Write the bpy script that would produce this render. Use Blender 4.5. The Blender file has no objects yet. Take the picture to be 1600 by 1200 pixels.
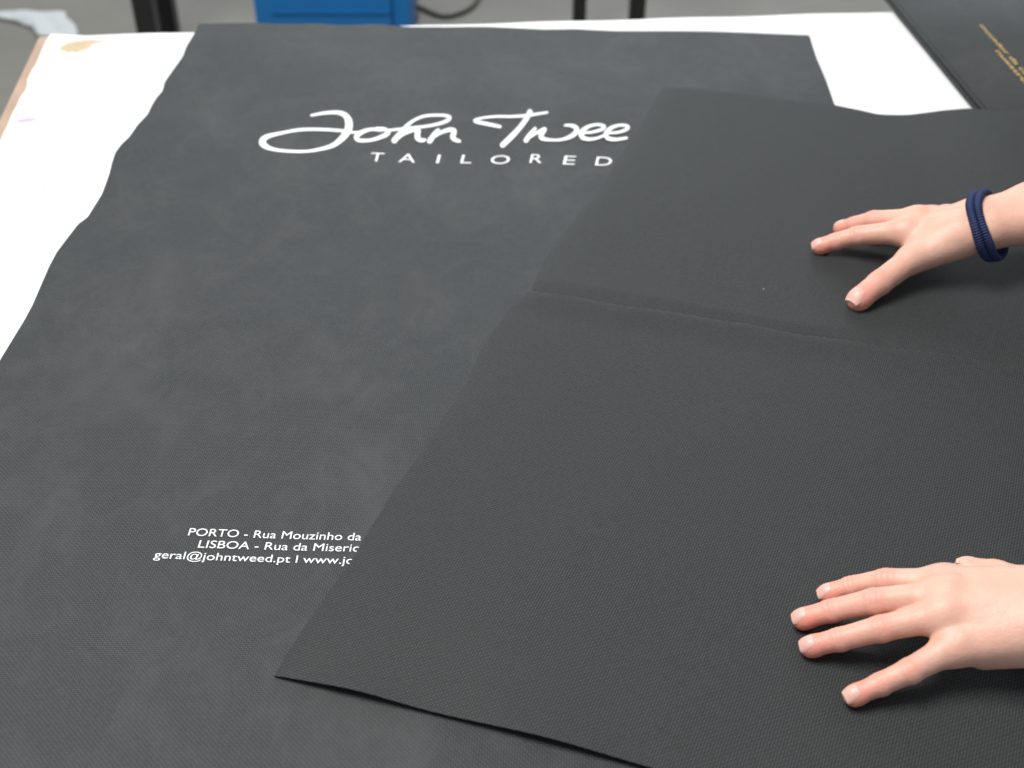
import bpy, bmesh, math, random
import numpy as np
from mathutils import Vector, Matrix

# ------------------------------------------------------------------ camera
PX_F = 2000.0                      # focal length in pixels of a 1600 px wide frame
PITCH = math.atan(1558.0 / PX_F)   # looking down
SP, CP = math.sin(PITCH), math.cos(PITCH)
T = 0.80                           # height of the table top
CAM_H = T + 0.64
scene = bpy.context.scene
C = scene.collection
cam_data = bpy.data.cameras.new('camera')
cam = bpy.data.objects.new('camera', cam_data)
C.objects.link(cam)
cam.location = (0, 0, CAM_H)
cam.rotation_euler = (math.pi / 2 - PITCH, 0, 0)
cam_data.sensor_width = 36
cam_data.lens = 36 * PX_F / 1600
cam_data.clip_start = 0.05
cam_data.clip_end = 60
cam_data.dof.use_dof = True
cam_data.dof.focus_distance = 0.93
cam_data.dof.aperture_fstop = 7.1
scene.camera = cam

# ------------------------------------------------------------------ light of the workshop
world = bpy.data.worlds.new('World')
scene.world = world
world.use_nodes = True
bg = world.node_tree.nodes['Background']
bg.inputs['Color'].default_value = (0.86, 0.94, 1.0, 1)
bg.inputs['Strength'].default_value = 0.43


def area(name, loc, target, sx, sy, power, col):
    l = bpy.data.lights.new(name, 'AREA')
    l.shape = 'RECTANGLE'
    l.size, l.size_y = sx, sy
    l.energy = power
    l.color = col
    o = bpy.data.objects.new(name, l)
    C.objects.link(o)
    o.location = loc
    o.rotation_euler = (Vector(target) - Vector(loc)).to_track_quat('-Z', 'Y').to_euler()
    return o


area('roof_light', (-0.85, 0.95, 3.3), (0.15, 0.75, 0.8), 1.4, 1.1, 103, (1.0, 0.97, 0.93))
area('far_window', (0.2, 6.2, 2.5), (0.0, 1.0, 0.8), 4.0, 2.0, 66, (0.93, 0.97, 1.0))
vs = scene.view_settings
vs.view_transform = 'Standard'
vs.look = 'None'
vs.exposure = 0.0
vs.gamma = 1.0
vs.use_curve_mapping = False


def at(px, py, z=0.0):
    """table-plane point (height z above the table top) seen at photo position px, py"""
    u, v = (px - 800) / PX_F, (py - 600) / PX_F
    d = (u, CP - v * SP, -SP - v * CP)
    s = (T + z - CAM_H) / d[2]
    return Vector((d[0] * s, d[1] * s, T + z))


# ------------------------------------------------------------------ helpers
def link(o, parent=None):
    C.objects.link(o)
    if parent is not None:
        o.parent = parent
    return o


def tag(o, label=None, cat=None, group=None, kind=None):
    if label: o['label'] = label
    if cat: o['category'] = cat
    if group: o['group'] = group
    if kind: o['kind'] = kind
    return o


def mesh_obj(name, verts, faces, mats, parent=None, smooth=False):
    me = bpy.data.meshes.new(name)
    me.from_pydata([tuple(v) for v in verts], [], [tuple(f) for f in faces])
    me.update()
    for m in (mats if isinstance(mats, (list, tuple)) else [mats]):
        me.materials.append(m)
    if smooth:
        me.polygons.foreach_set('use_smooth', [True] * len(me.polygons))
    return link(bpy.data.objects.new(name, me), parent)


def empty(name, loc=(0, 0, 0)):
    o = bpy.data.objects.new(name, None)
    o.empty_display_size = 0.1
    C.objects.link(o)
    o.location = loc
    return o


def bm_obj(name, bm, mats, parent=None, smooth=False):
    me = bpy.data.meshes.new(name)
    bm.normal_update()
    bm.to_mesh(me)
    bm.free()
    for m in (mats if isinstance(mats, (list, tuple)) else [mats]):
        me.materials.append(m)
    if smooth:
        me.polygons.foreach_set('use_smooth', [True] * len(me.polygons))
    o = link(bpy.data.objects.new(name, me), parent)
    if parent is not None:
        o.matrix_parent_inverse = Matrix.Translation(-Vector(parent.location))
    return o


def add_box(bm, lo, hi, bevel=0.0, rotz=0.0, pivot=None):
    b2 = bmesh.new()
    bmesh.ops.create_cube(b2, size=1)
    for v in b2.verts:
        v.co = Vector([lo[i] + (v.co[i] + .5) * (hi[i] - lo[i]) for i in range(3)])
    if bevel > 0:
        bmesh.ops.bevel(b2, geom=list(b2.edges), offset=bevel, segments=2, affect='EDGES', profile=0.6)
    if rotz:
        bmesh.ops.rotate(b2, verts=b2.verts, cent=pivot or Vector(((lo[0] + hi[0]) / 2, (lo[1] + hi[1]) / 2, 0)),
                         matrix=Matrix.Rotation(rotz, 3, 'Z'))
    tmp = bpy.data.meshes.new('tmp')
    b2.to_mesh(tmp)
    b2.free()
    bm.from_mesh(tmp)
    bpy.data.meshes.remove(tmp)


def add_prism(bm, pts, z0, z1):
    bot = [bm.verts.new((p[0], p[1], z0)) for p in pts]
    top = [bm.verts.new((p[0], p[1], z1)) for p in pts]
    n = len(pts)
    bm.faces.new(top)
    bm.faces.new(bot[::-1])
    for i in range(n):
        j = (i + 1) % n
        bm.faces.new((bot[i], bot[j], top[j], top[i]))
    bmesh.ops.recalc_face_normals(bm, faces=bm.faces)


def catmull(pts, n=8):
    pts = [np.array(p, float) for p in pts]
    P = [2 * pts[0] - pts[1]] + pts + [2 * pts[-1] - pts[-2]]
    out = []
    for i in range(1, len(P) - 2):
        for k in range(n):
            t = k / n
            a, b, c, d = P[i - 1], P[i], P[i + 1], P[i + 2]
            out.append(.5 * ((2 * b) + (c - a) * t + (2 * a - 5 * b + 4 * c - d) * t * t + (3 * b - a - 3 * c + d) * t ** 3))
    out.append(P[-2])
    return out


def tube(bm, pts, r, seg=8):
    pts = [Vector(p) for p in pts]
    rings = []
    for i, p in enumerate(pts):
        d = (pts[min(i + 1, len(pts) - 1)] - pts[max(i - 1, 0)]).normalized()
        a = d.orthogonal().normalized() if i == 0 else (rings[-1][1] - d * rings[-1][1].dot(d)).normalized()
        b = d.cross(a)
        rr = r[i] if isinstance(r, (list, tuple)) else r
        ring = [bm.verts.new(p + (a * math.cos(q) + b * math.sin(q)) * rr) for q in [2 * math.pi * k / seg for k in range(seg)]]
        rings.append((ring, a))
    for (r0, _), (r1, _) in zip(rings, rings[1:]):
        for k in range(seg):
            bm.faces.new((r0[k], r0[(k + 1) % seg], r1[(k + 1) % seg], r1[k]))
    bm.faces.new(rings[0][0][::-1])
    bm.faces.new(rings[-1][0])


# ------------------------------------------------------------------ materials
class NT:
    def __init__(s, name):
        s.m = bpy.data.materials.new(name)
        s.m.use_nodes = True
        s.t = s.m.node_tree
        s.b = s.t.nodes['Principled BSDF']
        s.tc = s.t.nodes.new('ShaderNodeTexCoord')

    def n(s, typ, **kw):
        x = s.t.nodes.new(typ)
        for k, v in kw.items(): setattr(x, k, v)
        return x

    def l(s, a, b): s.t.links.new(a, b)

    def math(s, op, a, b=None, clamp=False):
        x = s.n('ShaderNodeMath', operation=op, use_clamp=clamp)
        for i, q in enumerate((a, b)):
            if q is None: continue
            if isinstance(q, (int, float)): x.inputs[i].default_value = q
            else: s.l(q, x.inputs[i])
        return x.outputs[0]

    def noise(s, scale, detail=4, rough=.55, vec=None, dist=0.0):
        x = s.n('ShaderNodeTexNoise')
        x.inputs['Scale'].default_value = scale
        x.inputs['Detail'].default_value = detail
        x.inputs['Roughness'].default_value = rough
        x.inputs['Distortion'].default_value = dist
        s.l(vec if vec is not None else s.tc.outputs['Object'], x.inputs['Vector'])
        return x.outputs['Fac']

    def ramp(s, fac, stops):
        x = s.n('ShaderNodeValToRGB')
        cr = x.color_ramp
        while len(cr.elements) < len(stops): cr.elements.new(.5)
        for e, (p, c) in zip(cr.elements, stops):
            e.position = p
            e.color = (c, c, c, 1) if isinstance(c, (int, float)) else (*c, 1)
        s.l(fac, x.inputs[0])
        return x.outputs[0]

    def mix(s, fac, a, b, mode='MIX'):
        x = s.n('ShaderNodeMix', data_type='RGBA', blend_type=mode)
        for i, q in ((0, fac), (6, a), (7, b)):
            if isinstance(q, (int, float)): x.inputs[i].default_value = q
            elif isinstance(q, tuple): x.inputs[i].default_value = (*q, 1)
            else: s.l(q, x.inputs[i])
        return x.outputs[2]

    def mapping(s, rot=(0, 0, 0), scale=(1, 1, 1), loc=(0, 0, 0)):
        x = s.n('ShaderNodeMapping')
        x.inputs['Rotation'].default_value = rot
        x.inputs['Scale'].default_value = scale
        x.inputs['Location'].default_value = loc
        s.l(s.tc.outputs['Object'], x.inputs['Vector'])
        return x.outputs[0]

    def bump(s, h, strength, dist, prev=None):
        x = s.n('ShaderNodeBump')
        x.inputs['Strength'].default_value = strength
        x.inputs['Distance'].default_value = dist
        s.l(h, x.inputs['Height'])
        if prev is not None: s.l(prev, x.inputs['Normal'])
        return x.outputs[0]

    def set(s, **kw):
        for k, v in kw.items():
            k = k.replace('_', ' ')
            i = s.b.inputs[k]
            if isinstance(v, (int, float)): i.default_value = v
            elif isinstance(v, tuple): i.default_value = (*v, 1) if len(v) == 3 and i.type == 'RGBA' else v
            else: s.l(v, i)
        return s


def simple(name, col, rough=.5, noise=0.1, scale=30, metallic=0, spec=.5):
    q = NT(name)
    f = q.noise(scale)
    lo = tuple(c * (1 - noise) for c in col)
    hi = tuple(min(1, c * (1 + noise)) for c in col)
    q.set(Base_Color=q.mix(f, lo, hi), Roughness=rough, Metallic=metallic)
    q.b.inputs['Specular IOR Level'].default_value = spec
    return q.m


def spunbond(name, angle, dark, light, pitch, rough, smudge, dot_amt=.5, seedloc=(0, 0, 0), crumple=.0012, line=.25):
    """black non-woven cloth: lattice of embossed bond points, chalky smudges"""
    q = NT(name)
    vec = q.mapping(rot=(0, 0, angle))
    # the fibres wander a little, so the lattice is never a perfect grid
    wob = q.n('ShaderNodeTexNoise')
    wob.inputs['Scale'].default_value = 9
    wob.inputs['Detail'].default_value = 2
    q.l(vec, wob.inputs['Vector'])
    wadd = q.n('ShaderNodeVectorMath', operation='MULTIPLY_ADD')
    q.l(wob.outputs['Color'], wadd.inputs[0])
    wadd.inputs[1].default_value = (.0025, .0025, 0)
    q.l(vec, wadd.inputs[2])
    sep = q.n('ShaderNodeSeparateXYZ')
    q.l(wadd.outputs[0], sep.inputs[0])
    k = 2 * math.pi / pitch
    sx = q.math('SINE', q.math('MULTIPLY', sep.outputs[0], k))
    sy = q.math('SINE', q.math('MULTIPLY', sep.outputs[1], k * 0.93))
    prod = q.math('MULTIPLY', sx, sy)
    lat = q.math('ADD', q.math('MULTIPLY', prod, .5 * (1 - line)), q.math('MULTIPLY', sy, .5 * line))
    dots = q.ramp(q.math('ADD', lat, .5), [(0.40, 0.0), (0.78, 1.0)])
    fine = q.noise(900, 2, .6)
    dots = q.math('MULTIPLY', dots, q.math('ADD', q.math('MULTIPLY', q.noise(420, 1, .5), 1.6), .2), True)
    sm_vec = q.mapping(rot=(0, 0, .1), scale=(1.35, 1, 1), loc=seedloc)
    sm = q.ramp(q.noise(8.5, 7, .68, sm_vec, .6), [(0.48, 0.0), (0.78, 1.0)])
    sm2 = q.ramp(q.noise(20, 6, .72, sm_vec, 1.5), [(0.46, 0.0), (0.85, 1.0)])
    base = q.mix(dots, dark, tuple(c * (1 + dot_amt) for c in dark))
    base = q.mix(q.math('MULTIPLY', fine, .28), base, light)
    base = q.mix(q.math('MULTIPLY', sm, smudge), base, (light[0] * 1.9, light[1] * 1.78, light[2] * 1.7))
    base = q.mix(q.math('MULTIPLY', sm2, smudge * .55), base, (light[0] * 2.3, light[1] * 2.2, light[2] * 2.1))
    st_vec = q.mapping(rot=(0, 0, angle + .5), scale=(3.5, 55, 1), loc=seedloc)
    streak = q.math('MULTIPLY', q.ramp(q.noise(1.0, 3, .5, st_vec, .3), [(0.70, 0.0), (0.80, 1.0)]), sm)
    base = q.mix(q.math('MULTIPLY', streak, smudge * .5), base, (light[0] * 2.6, light[1] * 2.5, light[2] * 2.4))
    # rare lint specks
    vo = q.n('ShaderNodeTexVoronoi')
    vo.inputs['Scale'].default_value = 9
    q.l(sm_vec, vo.inputs['Vector'])
    vr = q.n('ShaderNodeSeparateColor')
    q.l(vo.outputs['Color'], vr.inputs[0])
    rare = q.math('GREATER_THAN', vr.outputs[0], .78)
    speck = q.math('MULTIPLY', q.math('LESS_THAN', vo.outputs['Distance'], .007), rare)
    base = q.mix(speck, base, (.55, .55, .52))
    rr = q.math('ADD', q.math('MULTIPLY', dots, -.12), rough)
    b1 = q.bump(q.math('MULTIPLY', dots, 1.0), .8, .00026)
    b2 = q.bump(fine, .35, .0002, b1)
    b3 = q.bump(q.noise(13, 3, .45, sm_vec), .5, crumple, b2)
    q.set(Base_Color=base, Roughness=rr, Normal=b3)
    q.b.inputs['Specular IOR Level'].default_value = .36
    q.b.inputs['Sheen Weight'].default_value = .04
    q.b.inputs['Sheen Roughness'].default_value = .6
    return q.m


M = {}
M['bag_under'] = spunbond('smudged_black_nonwoven', math.radians(46), (.0070, .0081, .0088), (.0285, .0318, .0340), .0022, .61, .68, dot_amt=6.5, line=.30)
M['bag_over'] = spunbond('clean_black_nonwoven', math.radians(-20), (.0050, .0057, .0060), (.0198, .0223, .0234), .00245, .66, .10, dot_amt=8.0, seedloc=(3, 1, 0), crumple=.0005)
M['bag_stack'] = spunbond('black_bag_stack_cloth', math.radians(5), (.028, .032, .034), (.050, .056, .059), .0027, .72, .3, seedloc=(7, 4, 0))
M['print_white'] = simple('white_print_ink', (.78, .79, .79), .5, .12, 600)
M['print_gold'] = simple('gold_print_ink', (.75, .52, .12), .4, .12, 300)
M['wood'] = simple('bare_wood_edge', (.40, .285, .21), .7, .3, 14)
M['black_metal'] = simple('black_painted_steel', (.012, .012, .013), .4, .3, 20)
M['cable'] = simple('black_rubber', (.02, .02, .021), .5, .1, 20)
M['blue'] = simple('blue_plastic', (.003, .15, .43), .6, .1, 8)
M['rag'] = simple('white_paper', (.8, .83, .84), .8, .06, 10)
M['shirt'] = simple('grey_shirt_cloth', (.16, .17, .19), .85, .1, 60)
M['denim'] = simple('dark_denim', (.04, .06, .12), .8, .2, 90)
M['hair'] = simple('brown_hair', (.05, .028, .015), .5, .4, 60)
M['shoe'] = simple('dark_shoe_leather', (.03, .028, .025), .5, .1, 30)

# floor
q = NT('worn_concrete')
f1 = q.noise(1.6, 7, .62)
f2 = q.noise(18, 5, .6)
col = q.mix(f1, (.18, .170, .145), (.42, .402, .36))
col = q.mix(q.math('MULTIPLY', f2, .5), col, (.24, .226, .196))
q.set(Base_Color=col, Roughness=.62, Normal=q.bump(f2, .3, .003))
M['floor'] = q.m

# table laminate with paint and marker stains
q = NT('white_table_laminate')
geo = q.n('ShaderNodeNewGeometry')


def blob(cx, cy, rx, ry, rot, sc=60):
    mp = q.n('ShaderNodeMapping', vector_type='TEXTURE')
    mp.inputs['Location'].default_value = (cx, cy, 0)
    mp.inputs['Rotation'].default_value = (0, 0, rot)
    mp.inputs['Scale'].default_value = (rx, ry, 1)
    q.l(geo.outputs['Position'], mp.inputs['Vector'])
    s2 = q.n('ShaderNodeSeparateXYZ')
    q.l(mp.outputs[0], s2.inputs[0])
    d = q.math('SQRT', q.math('ADD', q.math('POWER', s2.outputs[0], 2.0), q.math('POWER', s2.outputs[1], 2.0)))
    nz = q.noise(sc, 4, .6, geo.outputs['Position'])
    d = q.math('ADD', d, q.math('MULTIPLY', q.math('SUBTRACT', nz, .5), 1.1))
    return q.ramp(d, [(0.55, 1.0), (1.0, 0.0)])


base = q.mix(q.noise(3, 5), (.80, .81, .82), (.86, .86, .86))
for (px, py, rx, ry, rot, colr, amt) in [(118, 73, .026, .024, .5, (.50, .40, .23), .95), (140, 66, .022, .010, .1, (.52, .36, .24), .9), (40, 188, .016, .007, .3, (.75, .2, .5), .75),
                                         (68, 292, .005, .004, 0, (.2, .5, .5), .6), (98, 338, .008, .003, .2, (.2, .42, .6), .6),
                                         (18, 205, .006, .003, 0, (.45, .65, .62), .5), (1350, 60, .02, .002, 0, (.55, .66, .68), .5),
                                         (90, 90, .02, .003, 0, (.55, .68, .7), .35), (220, 118, .05, .004, .5, (.6, .7, .72), .3),
                                         (1243, 48, .008, .003, -.5, (.4, .5, .5), .6), (102, 358, .006, .003, 0, (.6, .7, .68), .4)]:
    p = at(px, py)
    base = q.mix(q.math('MULTIPLY', blob(p.x, p.y, rx, ry, rot), amt), base, colr)
q.set(Base_Color=base, Roughness=.45)
M['laminate'] = q.m

# skin and nails
q = NT('skin')
at_n = q.n('ShaderNodeAttribute', attribute_name='red')
f = q.noise(55, 4, .6)
pores = q.noise(900, 3, .6)
vor = q.n('ShaderNodeTexVoronoi')
vor.inputs['Scale'].default_value = 620
q.l(q.tc.outputs['Object'], vor.inputs['Vector'])
col = q.mix(f, (.63, .355, .265), (.74, .455, .36))
blot = q.ramp(q.noise(38, 5, .65), [(.42, 0.0), (.72, 1.0)])
col = q.mix(q.math('MULTIPLY', blot, .30), col, (.74, .33, .25))
col = q.mix(at_n.outputs['Fac'], col, (.80, .27, .205))
q.set(Base_Color=col, Roughness=q.math('ADD', q.math('MULTIPLY', f, .12), .42),
      Normal=q.bump(q.noise(110, 5, .62), .55, .0011, q.bump(vor.outputs['Distance'], .3, .00025)))
q.b.inputs['Subsurface Weight'].default_value = .22
q.b.inputs['Subsurface Radius'].default_value = (1.0, .35, .2)
q.b.inputs['Subsurface Scale'].default_value = .004
M['skin'] = q.m
q = NT('fingernail')
at_n = q.n('ShaderNodeAttribute', attribute_name='red')
q.set(Base_Color=q.mix(at_n.outputs['Fac'], (.76, .40, .34), (.79, .58, .50)), Roughness=.4)
q.b.inputs['Subsurface Weight'].default_value = .15
q.b.inputs['Subsurface Scale'].default_value = .002
M['nail'] = q.m
q = NT('navy_elastic')
wv = q.n('ShaderNodeTexNoise')
wv.inputs['Scale'].default_value = 700
q.l(q.tc.outputs['Object'], wv.inputs['Vector'])
q.set(Base_Color=q.mix(wv.outputs['Fac'], (.005, .012, .055), (.012, .03, .11)), Roughness=.75,
      Normal=q.bump(wv.outputs['Fac'], .5, .0005))
M['navy'] = q.m

# ------------------------------------------------------------------ floor and table
bm = bmesh.new()
add_prism(bm, [(-9, -4), (9, -4), (9, 14), (-9, 14)], -0.1, 0)
tag(bm_obj('floor', bm, M['floor']), kind='structure')

table = empty('work_table', (0, 0, 0))
tag(table, 'large white topped work table with worn bare wood rim under the black bags', 'table')
BL, L2 = at(61, 56), at(0, 184)
ld = (L2 - BL) / (L2.y - BL.y)
BR = at(1500, 14)
FY = 0.10
fl = BL + ld * (FY - BL.y)
bd = (BR - BL) / (BR.x - BL.x)
RX = 0.98
br = BL + bd * (RX - BL.x)
fr = Vector((RX, FY, 0))
bm = bmesh.new()
add_prism(bm, [BL, fl, fr, br], T - .028, T - .0015)
bm_obj('tabletop', bm, M['wood'], table)
# laminate with chipped, uneven border on the left
inner = [at(*p) for p in [(80, 53), (73, 62), (67, 75), (60, 92), (56, 101), (50, 110), (46, 118), (43, 124), (43, 134), (39, 143), (33, 150), (29, 158), (26, 166), (21, 174), (17, 183), (12, 196), (5, 210), (0, 222)]]
rnd = random.Random(4)
y = inner[-1].y
off = inner[-1].x - (BL + ld * (y - BL.y)).x
while y > FY + .03:
    y -= .018
    e = BL + ld * (y - BL.y)
    inner.append(Vector((e.x + off * (.8 + rnd.uniform(-.12, .15)), y, T)))
far = [BL + bd * t + Vector((0, -.003 - .0015 * math.sin(t * 37), 0)) for t in np.linspace(1.55, .06, 40)]
bm = bmesh.new()
add_prism(bm, [p for p in inner] + [Vector((RX - .003, FY + .004, 0))] + far, T - .0015 + .00002, T)
bm_obj('laminate_sheet', bm, M['laminate'], table)
bm = bmesh.new()
add_box(bm, (BL.x + .09, FY + .09, T - .1), (RX - .09, 1.42, T - .0285))
bm_obj('apron', bm, M['black_metal'], table)
for sx in (BL.x + .07, RX - .12):
    for sy in (FY + .07, 1.38):
        bm = bmesh.new()
        add_box(bm, (sx, sy, 0), (sx + .05, sy + .05, T - .0287), .003)
        bm_obj('leg', bm, M['black_metal'], table)


# ------------------------------------------------------------------ cloth heights
def crease_profile(x, y):
    a, b = CR0, CR1
    dx, dy = b.x - a.x, b.y - a.y
    L = math.hypot(dx, dy)
    dx /= L; dy /= L
    t = (x - a.x) * dx + (y - a.y) * dy
    s = -(x - a.x) * dy + (y - a.y) * dx           # > 0 on the far side
    s += .0014 * math.sin(t * 31) + .0007 * math.sin(t * 83 + 1)
    fade = max(0.0, min(1.0, 1.2 - t / .95)) if t > 0 else 1.0
    fade = max(fade, .25)
    w = .017 + .003 * math.sin(t * 23)
    far_r = .0023 * sstep(.0015, w * 1.15, s) * math.exp(-max(0, s - w * 1.15) / .045)
    near_r = .0042 * math.exp(-((s + .005) / .016) ** 2) * (1 - sstep(-.0022, .0012, s))
    far_r -= .0017 * math.exp(-((s - .0022) / .0019) ** 2)
    pucker = .00015 * math.sin(t * 140 + 2 * math.sin(t * 60)) * math.exp(-((s - .01) / .012) ** 2)
    return fade * (far_r + near_r) + pucker * fade


CR0, CR1 = at(823, 466), at(1600, 592)


def h_under(x, y):
    h = .0022
    h += .0008 * (1 + math.sin(y * 23 + 2.2 * math.sin(x * 5 + 1))) * (1 - .6 * math.exp(-max(0, x + .42) / .10))
    h += .0009 * (1 + math.sin(x * 21 + y * 6 + 1.5 * math.sin(y * 8)))
    # small pucker near the left
    p = PK
    r2 = ((x - p.x) / .005) ** 2 + ((y - p.y) / .022) ** 2
    h += .0018 * math.exp(-r2)
    return h


PK = at(258, 600)
PILE_C = at(1541, 174, .016)


def sstep(a, b, x):
    t = max(0, min(1, (x - a) / (b - a)))
    return t * t * (3 - 2 * t)


def h_over(x, y):
    h = .0078
    h += .0009 * math.sin(x * 17 + 3 * y) + .0009 * math.sin(y * 13 - 5 * x + 1)
    h += crease_profile(x, y)
    h += .0128 * sstep(PILE_C.x - .11, PILE_C.x + .006, x) * sstep(PILE_C.y - .42, PILE_C.y - .02, y)       # climbs over the pile of bags
    return h


def resample(pts, n):
    P = [np.array(p, float) for p in pts]
    seg = [0]
    for a, b in zip(P, P[1:]): seg.append(seg[-1] + np.linalg.norm(b - a))
    out = []
    for s in np.linspace(0, seg[-1], n):
        i = min(max(np.searchsorted(seg, s) - 1, 0), len(P) - 2)
        t = (s - seg[i]) / (seg[i + 1] - seg[i])
        out.append(P[i] * (1 - t) + P[i + 1] * t)
    return out


def sheet(name, left, right, top, bottom, nx, ny, hfun, thick, mat, parent, extra=None):
    """Coons patch between four edge curves, laid on a height function, with real thickness.
    left/right run far -> near, top/bottom run left -> right"""
    Lc, Rc = resample(left, ny + 1), resample(right, ny + 1)
    Tc, Bc = resample(top, nx + 1), resample(bottom, nx + 1)
    V = []
    for j in range(ny + 1):
        v = j / ny
        for i in range(nx + 1):
            u = i / nx
            p = (1 - u) * Lc[j] + u * Rc[j] + (1 - v) * Tc[i] + v * Bc[i] - ((1 - u) * (1 - v) * Tc[0] + u * (1 - v) * Tc[-1] + (1 - u) * v * Bc[0] + u * v * Bc[-1])
            z = hfun(p[0], p[1]) + (extra(u, v, p) if extra else 0)
            V.append((p[0], p[1], T + z))
    N = len(V)
    F = []
    idx = lambda i, j: j * (nx + 1) + i
    for j in range(ny):
        for i in range(nx):
            F.append((idx(i, j), idx(i, j + 1), idx(i + 1, j + 1), idx(i + 1, j)))
    V += [(x, y, z - thick) for x, y, z in V]
    F += [tuple(N + k for k in f[::-1]) for f in F]
    loop = [idx(i, 0) for i in range(nx)] + [idx(nx, j) for j in range(ny)] + [idx(i, ny) for i in range(nx, 0, -1)] + [idx(0, j) for j in range(ny, 0, -1)]
    for a, b in zip(loop, loop[1:] + loop[:1]):
        F.append((a, b, b + N, a + N))
    me = mesh_obj(name, V, F, mat, parent, True)
    md = me.modifiers.new('sharp', 'EDGE_SPLIT')
    md.split_angle = math.radians(50)
    return me


def wob(pts, amp, freq, seed):
    r = random.Random(seed)
    ph = [r.uniform(0, 6.28) for _ in range(3)]
    out = []
    s = 0
    P = resample(pts, 160)
    d = P[-1] - P[0]
    nrm = np.array([-d[1], d[0]]) / np.linalg.norm(d)
    L = np.linalg.norm(d)
    for i, p in enumerate(P):
        t = i / 159 * L
        e = min(1, t / .03, (L - t) / .03)
        out.append(p + nrm * e * amp * (math.sin(t * freq + ph[0]) + .5 * math.sin(t * freq * 2.3 + ph[1])))
    return out


xy = lambda p: (p[0], p[1])
# --- printed bag lying underneath
under = empty('garment_bag', (0, 0, 0))
tag(under, 'smudged charcoal garment bag with white script logo and address, lying flat on the white table', 'garment bag')
left_px = [(310, 38), (307, 47), (291, 72), (285, 87), (267, 111), (257, 125), (253, 140), (244, 150), (237, 162), (230, 177), (215, 193), (201, 213), (190, 223), (180, 236), (175, 250), (170, 270), (159, 300), (136, 337), (121, 348), (88, 392), (76, 415), (50, 475), (38, 497), (18, 530), (0, 560)]
left = [xy(at(x, y, .004)) for x, y in left_px]
l_end = np.array(left[-1]); l_dir = np.array(xy(at(0, 560))) - np.array(xy(at(310, 38)))
l_dir /= np.linalg.norm(l_dir)
tail = [tuple(l_end + l_dir * s + np.array([.003 * math.sin(s * 30), 0])) for s in np.linspace(.02, .62, 30)]
left += tail
top_px = [(310, 38), (350, 37), (400, 36), (440, 37), (495, 35), (530, 37), (590, 36), (640, 41), (700, 42), (760, 42), (850, 45), (900, 44), (960, 47), (1030, 48), (1100, 49), (1180, 51), (1265, 53)]
top = [xy(at(x, y, .004)) for x, y in top_px]
right = [xy(at(x, y, .004)) for x, y in [(1265, 53), (1270, 72), (1276, 92), (1290, 126), (1304, 165)]]
r_len = (l_end + l_dir * .62)[1]
rp = np.array(right[-1])
while rp[1] > r_len + .02:
    rp = rp + l_dir * .03
    right.append(tuple(rp))
bottom = [left[-1], right[-1]]
sheet('bag_cloth', left, right, top, bottom, 240, 340, h_under, .0006, M['bag_under'], under)

# --- logo, drawn as pen strokes of changing width
LOGO = []


def stroke(off, pts, zoom=4.0):
    LOGO.append([(off[0] + p[0] / zoom, off[1] + p[1] / zoom, p[2] / zoom) for p in pts])


A = (380, 150)
stroke(A, [(428, 123, 15), (500, 109, 18), (575, 103, 22), (628, 114, 30), (655, 145, 42), (661, 185, 46), (648, 225, 44), (608, 275, 36), (545, 318, 26), (420, 350, 18), (300, 354, 18), (190, 342, 22), (135, 318, 36), (122, 290, 42), (152, 260, 30), (250, 235, 20), (350, 216, 20), (460, 211, 19), (600, 216, 18), (690, 226, 15), (740, 222, 14)])
stroke(A, [(865, 208, 20), (800, 205, 20), (745, 222, 26), (706, 255, 28), (730, 276, 24), (800, 272, 20), (865, 250, 26), (905, 225, 28), (885, 203, 22), (835, 197, 16)])
stroke(A, [(890, 212, 15), (1010, 197, 16), (1150, 182, 17), (1245, 162, 20), (1288, 138, 24), (1275, 121, 18), (1210, 116, 16), (1130, 122, 17), (1065, 148, 18), (1015, 188, 24), (975, 235, 32), (945, 272, 36)])
stroke(A, [(950, 268, 24), (1000, 232, 22), (1060, 207, 24), (1092, 207, 30), (1088, 235, 34), (1092, 258, 32), (1112, 270, 26), (1133, 268, 20)])
stroke(A, [(1218, 206, 20), (1195, 232, 28), (1166, 274, 34)])
stroke(A, [(1172, 262, 18), (1230, 225, 22), (1290, 206, 26), (1318, 215, 30), (1310, 245, 32), (1320, 266, 28), (1352, 278, 18)])
Bq = (700, 150)
stroke(Bq, [(326, 193, 18), (250, 176, 22), (168, 155, 20), (215, 138, 14), (300, 131, 15), (400, 133, 16), (500, 128, 18), (560, 120, 16), (620, 112, 14)])
stroke(Bq, [(512, 106, 30), (492, 145, 30), (450, 200, 30), (400, 252, 34), (342, 306, 34)])
stroke(Bq, [(545, 208, 18), (512, 245, 26), (488, 280, 30)])
stroke(Bq, [(490, 276, 16), (545, 240, 18), (605, 212, 22), (582, 248, 30), (592, 270, 26), (640, 279, 17), (705, 278, 17), (768, 258, 26), (803, 228, 32), (798, 205, 28), (768, 192, 20), (732, 191, 14)])
stroke(Bq, [(842, 236, 15), (900, 232, 16), (962, 214, 20), (974, 195, 20), (930, 186, 16), (870, 202, 22), (834, 236, 30), (842, 264, 28), (885, 275, 20), (940, 265, 16), (985, 245, 14)])
stroke(Bq, [(992, 236, 15), (1060, 231, 16), (1112, 214, 20), (1124, 196, 20), (1082, 187, 16), (1022, 204, 22), (988, 238, 28), (1000, 267, 26), (1050, 274, 20), (1116, 264, 16)])


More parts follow.
